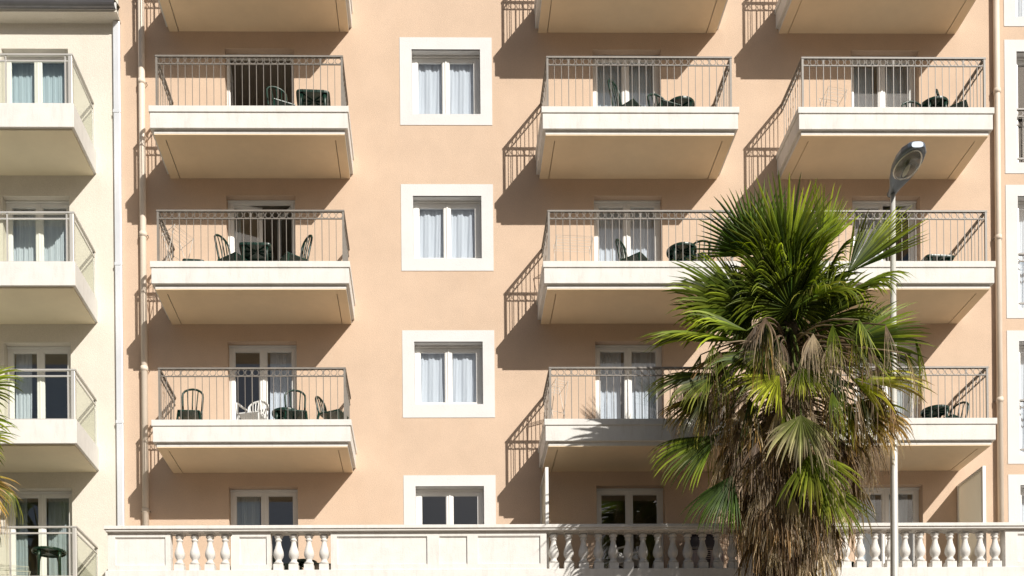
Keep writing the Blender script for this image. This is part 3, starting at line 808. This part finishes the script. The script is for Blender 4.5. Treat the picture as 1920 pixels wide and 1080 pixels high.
# ------------------------------------------------------------------ palms
G_DARK = (.020,.046,.005); G_MID = (.075,.12,.009); G_LIT = (.25,.29,.018); YEL = (.30,.28,.04); ORG = (.30,.17,.05); STRAW = (.48,.385,.265); BRN = (.15,.10,.065)  # dark and lit greens carry shade and sunlit highlights in the colour itself
def mixc(a, b, t): return tuple(x*(1-t)+y*t for x, y in zip(a, b))
def frond(mb, hub, d, face, rad, spread=200, nseg=44, droop=.5, base=G_MID, tip=G_LIT, tipmix=.5, fuse=.45, curl=0, width=1.0, rnd=random, cup=.18):
    """fan leaf: pleated near the hub, free drooping strips beyond"""
    d = Vector(d).normalized(); face = Vector(face); face = (face - d*face.dot(d)).normalized(); sd = d.cross(face).normalized()
    dth = R(spread)/nseg
    for i in range(nseg):
        a = -R(spread)/2 + dth*(i+.5); ca = math.cos(a); 
        old = base is not G_DARK
        Lg = rad*(.74+.26*max(ca,-.2))*(rnd.uniform(.68,1.06) if old else rnd.uniform(.86,1.07))
        if rnd.random() < (.12 if old else .03): continue
        fold = (1 if i % 2 else -1)
        dr = (d*math.cos(a) + sd*math.sin(a) - face*cup*(1-ca)).normalized()
        perp = (-d*math.sin(a) + sd*math.cos(a))
        p = Vector(hub); steps = 8; kd = droop*rnd.uniform(.6,1.5); g = Vector((rnd.uniform(-.12,.12), rnd.uniform(-.12,.12), -1))
        vs = []; cs = []; twist = rnd.uniform(-1.6,1.6); bri = rnd.choice((.5,.8,1.0,1.3,1.9))  # strip brightness puts sunlit and shaded streaks into the frond colour
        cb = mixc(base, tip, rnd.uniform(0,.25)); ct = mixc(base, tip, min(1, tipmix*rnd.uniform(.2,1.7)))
        cv = dr.copy()
        for s_ in range(steps+1):
            t = s_/steps
            if t <= fuse: wd = max(.004, Lg*t*dth*.58)
            else: wd = max(.0015, Lg*fuse*dth*.58*(1-(t-fuse)/(1-fuse))**.5)
            wd *= width
            pl_ = face*(1.0*wd*fold if t <= fuse else .8*wd)
            tw = twist*max(0, t-fuse*.8)
            pp = perp*math.cos(tw) + face*math.sin(tw)
            vs += [p - pp*wd, p + pl_, p + pp*wd]
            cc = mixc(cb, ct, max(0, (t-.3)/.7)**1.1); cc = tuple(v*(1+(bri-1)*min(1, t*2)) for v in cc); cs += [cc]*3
            if s_ < steps:
                k = max(0, t-fuse*.75)
                cv = (cv + g*kd*k*1.1 + face*curl*k*rnd.uniform(-1,1)).normalized()
                p = p + cv*(Lg/steps)
        n0 = len(mb.v); mb.v += [tuple(v) for v in vs]; mb.c += cs
        for s_ in range(steps):
            o_ = n0+3*s_; mb.f += [(o_,o_+1,o_+4,o_+3),(o_+1,o_+2,o_+5,o_+4)]; mb.mi += [0,0]
def petiole(mb, a, b_, r0=.03, r1=.012, col=(.10,.13,.03), sag=.1):
    a = Vector(a); b_ = Vector(b_); n0 = len(mb.v)
    pts = []
    for i in range(6):
        t = i/5; p = a.lerp(b_, t) + Vector((0,0,sag*math.sin(math.pi*t))); pts.append(p)
    mb.col = col; mb.tube(pts, [r0+(r1-r0)*i/5 for i in range(6)], 5); mb.col = None

def palm(base_xy, centre, heroes, label, seed, nfill, ndead, skirt_low, sc=1.0, back=.35):
    rnd = random.Random(seed)
    c = Vector(centre)
    root = empty('palm_tree', (base_xy[0], base_xy[1], .13), 0, label, 'palm tree', 'fan palms before the facade')
    off = Vector(root.location)
    def fin(mb, name):
        o = mb.build(name, M['leaf'], root); o.location = -off; return o
    # trunk
    b = MB(); pts = []; rr = []
    z0 = .13
    for i in range(15):
        t = i/14; pts.append((base_xy[0]+(c.x-base_xy[0])*t+.03*math.sin(t*7), base_xy[1]+(c.y-base_xy[1])*t, z0+(c.z+.1-z0)*t)); rr.append((.36-.10*min(1,t*3)+.03*math.sin(i*2.3))*sc if i < 14 else .12)
    b.tube(pts, rr, 16); o = b.build('trunk', M['trunk'], root, smooth=True); o.location = -off
    # fronds read off the photograph
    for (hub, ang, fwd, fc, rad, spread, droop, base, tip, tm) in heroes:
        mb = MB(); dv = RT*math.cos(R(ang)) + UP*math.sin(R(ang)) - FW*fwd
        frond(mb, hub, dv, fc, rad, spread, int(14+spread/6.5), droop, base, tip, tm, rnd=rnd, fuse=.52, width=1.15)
        petiole(mb, c + (Vector(hub)-c)*.08, hub, sag=.12)
        fin(mb, 'frond')
    for i in range(nfill):
        az = rnd.uniform(0, 2*math.pi); e = R(rnd.uniform(-25, 80)) 
        dv = Vector((math.cos(az)*math.cos(e), math.sin(az)*math.cos(e), math.sin(e)))
        if dv.y > .45: dv.y *= .45; dv.normalize()
        L1 = rnd.uniform(.45,.85)*sc; rad = rnd.uniform(.7,.98)*sc
        if dv.y > 0: L1 *= 1-dv.y*back
        hub = c + dv*L1; dv2 = (dv + Vector((0,0,rnd.uniform(-.5,.1)))).normalized()
        fc = Vector((rnd.uniform(-.4,.4), rnd.uniform(-.4,.4), 1)) + dv2*-.2
        if rnd.random() < .45: fc = Vector((rnd.uniform(-.5,.5), -1, rnd.uniform(-.2,.6)))
        low = math.sin(e) < .1
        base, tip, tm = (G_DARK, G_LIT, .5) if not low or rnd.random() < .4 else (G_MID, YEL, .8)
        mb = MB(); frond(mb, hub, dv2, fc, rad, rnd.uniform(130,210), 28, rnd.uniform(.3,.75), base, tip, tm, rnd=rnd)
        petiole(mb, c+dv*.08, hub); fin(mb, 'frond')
    # dry leaves hanging in a skirt round the trunk
    mb = MB()
    for i in range(ndead):
        t = (i/ndead)**1.0; az = rnd.uniform(0, 2*math.pi)
        z = c.z - .5 - (c.z-.5-skirt_low)*t
        out = (1.75*(1-t)**1.05*rnd.uniform(.5,1.08) + .24 + rnd.uniform(-.08,.12))*sc
        dv = Vector((math.cos(az), math.sin(az)*(.8 if math.sin(az) > 0 else .80), 0))
        k = rnd.random()
        if t < .35: base, tip, tm = [(G_MID,YEL,.9),(BRN,STRAW,.9),(G_DARK,ORG,.7),(BRN,ORG,.6),(STRAW,STRAW,.5)][int(k*5)]
        else: base, tip, tm = [(BRN,STRAW,.9),(STRAW,STRAW,.4),(BRN,BRN,.5),(BRN,ORG,.5)][int(k*4)]
        a = c + Vector((0,0,-.15-(c.z-.4-z)*.8)) + dv*.2
        hub = Vector((c.x, c.y, z)) + dv*out
        d2 = Vector((dv.x*rnd.uniform(.05,.6), dv.y*rnd.uniform(.05,.6), -1))
        fc = dv + Vector((rnd.uniform(-.6,.6), rnd.uniform(-.6,.6), rnd.uniform(-.3,.5)))
        frond(mb, hub, d2, fc, rnd.uniform(.6,1.05)*sc, rnd.uniform(35,90), rnd.randint(14,22), rnd.uniform(.7,1.8), base, tip, tm, fuse=rnd.uniform(.08,.22), curl=rnd.uniform(.3,1.1), width=rnd.uniform(1.1,2.4), rnd=rnd)
        petiole(mb, a, hub, .02, .01, mixc(BRN, STRAW, rnd.random()*.6), sag=.12)
    o = fin(mb, 'dead_frond_skirt'); o['kind'] = 'stuff'
    return root
PD = 2.9
pc = at(1478, 610, PD)
def hb(px, py, d=0): return at(px, py, PD+d)
fc_cam = Vector((0.15,-1,.25)); fc_up = Vector((.1,-.5,1))
HER = [
 (hb(1476,498,.35), 92, .10, fc_cam, 1.42, 120, .10, G_DARK, G_LIT, .6),
 (hb(1420,478,.0), 112, .0, Vector((-.35,-1,.2)), 1.18, 125, .12, G_DARK, G_MID, .8),
 (hb(1540,470,-.3), 78, .0, Vector((.3,-1,.2)), 1.18, 70, .08, G_MID, G_LIT, 1.),
 (hb(1590,512,.1), 48, .1, Vector((-.75,-1,.3)), 1.35, 78, .06, G_DARK, G_LIT, .9),
 (hb(1400,575,.35), 160, .15, Vector((.1,-1,.35)), 1.42, 150, .30, G_DARK, G_LIT, .5),
 (hb(1484,580,.75), 90, .35, Vector((0,-1,.1)), .92, 290, .45, G_DARK, G_LIT, .5),
 (hb(1590,640,.45), 12, .15, Vector((-.1,-1,.45)), 1.32, 130, .22, G_DARK, G_LIT, .5),
 (hb(1392,640,.45), 176, .15, Vector((.1,-.45,1)), 1.72, 90, .42, G_DARK, G_LIT, .9),
 (hb(1400,620,.7), 168, .3, Vector((-.2,-.8,.8)), 1.15, 70, .55, G_MID, G_LIT, 1.),
 (hb(1530,545,.55), 350, .45, Vector((0,-.6,1)), .95, 130, 1.5, G_MID, G_LIT, 1.),
 (hb(1575,560,.35), 25, .3, Vector((0,-.5,1)), 1.2, 110, 1.1, G_DARK, G_LIT, .8),
 (hb(1440,520,.5), 110, .6, Vector((0,-.4,1)), .9, 150, 1.3, G_MID, G_LIT, 1.),
 (hb(1545,520,.2), 60, .5, Vector((0,-.4,1)), .8, 150, 1.2, G_DARK, G_LIT, .8),
 (hb(1461,705,1.07), 215, .3, Vector((.1,-1,.5)), .95, 100, .55, G_LIT, YEL, .8),
 (hb(1503,690,1.12), 285, .35, Vector((0,-1,.3)), .72, 120, .55, G_MID, YEL, .7),
 (hb(1502,778,1.12), 268, .2, Vector((0,-1,.3)), 1.0, 125, .6, (.11,.15,.02), STRAW, 1.2),
 (hb(1518,850,0.97), 290, .2, Vector((0,-1,.3)), 1.15, 115, .45, G_MID, YEL, .7),
 (hb(1600,712,.65), 352, .3, Vector((0,-.8,.8)), 1.3, 130, .65, G_LIT, ORG, .9),
 (hb(1590,760,.5), 330, .2, Vector((0,-1,.5)), 1.15, 130, .65, G_MID, ORG, 1.),
 (hb(1345,700,.45), 200, .2, Vector((.1,-.7,.8)), 1.25, 95, .75, G_DARK, YEL, .45),
 (hb(1330,740,.3), 222, .2, Vector((-.4,-1,.4)), .95, 80, .6, G_DARK, ORG, .5),
 (hb(1345,815,.35), 212, .1, Vector((.2,-.8,.6)), 1.25, 70, .55, G_DARK, G_LIT, .5),
 (hb(1375,890,.45), 238, .1, Vector((-.5,-1,.4)), 1.1, 75, .5, G_DARK, G_MID, .6),
 (hb(1370,600,.1), 150, .1, Vector((-.2,-1,.5)), 1.15, 120, .5, G_DARK, G_LIT, .5),
 (hb(1450,560,.6), 130, .3, Vector((-.1,-1,.3)), .95, 170, .6, G_DARK, G_LIT, .5),
 (hb(1540,600,.55), 40, .3, Vector((.2,-1,.3)), .95, 170, .6, G_DARK, G_LIT, .5),
 (hb(1420,670,.6), 200, .4, Vector((0,-.8,.7)), .95, 150, .8, G_DARK, G_LIT, .6),
 (hb(1545,900,0.72), 300, .1, Vector((.3,-1,.4)), 1.15, 90, .2, G_MID, YEL, .6),
 (hb(1650,770,.3), 300, .1, Vector((.3,-1,.4)), .95, 130, .9, ORG, STRAW, .9),
 (hb(1440,660,.85), 250, .5, Vector((0,-1,.2)), .7, 170, .7, G_DARK, YEL, .5),
]
palm((pc.x-.05, -PD), (pc.x, -PD, pc.z), HER, 'tall fan palm with a shaggy skirt of dry fronds in front of the right balconies', 11, 36, 430, 6.5)
lc = at(-165, 800, 2.7)
palm((lc.x, -2.7), (lc.x, -2.7, lc.z), [
 (at(-64,735,2.9), 12, .1, Vector((0,-1,.6)), 1.0, 120, .5, G_DARK, G_LIT, .8),
 (at(-78,825,3.1), 345, .1, Vector((0,-1,.6)), 1.05, 120, .5, G_MID, YEL, .8),
 (at(-60,890,3.1), 318, .1, Vector((0,-1,.6)), 1.0, 110, .35, (.14,.16,.03), ORG, 1.),
 (at(-70,780,3.0), 330, .1, Vector((0,-1,.6)), .95, 110, .6, G_MID, G_LIT, .8),
 (at(-50,890,3.0), 300, .1, Vector((0,-1,.6)), .8, 110, .4, ORG, STRAW, .8)],
 'fan palm at the left edge, its yellowing frond tips before the cream building', 5, 16, 80, 7.4)
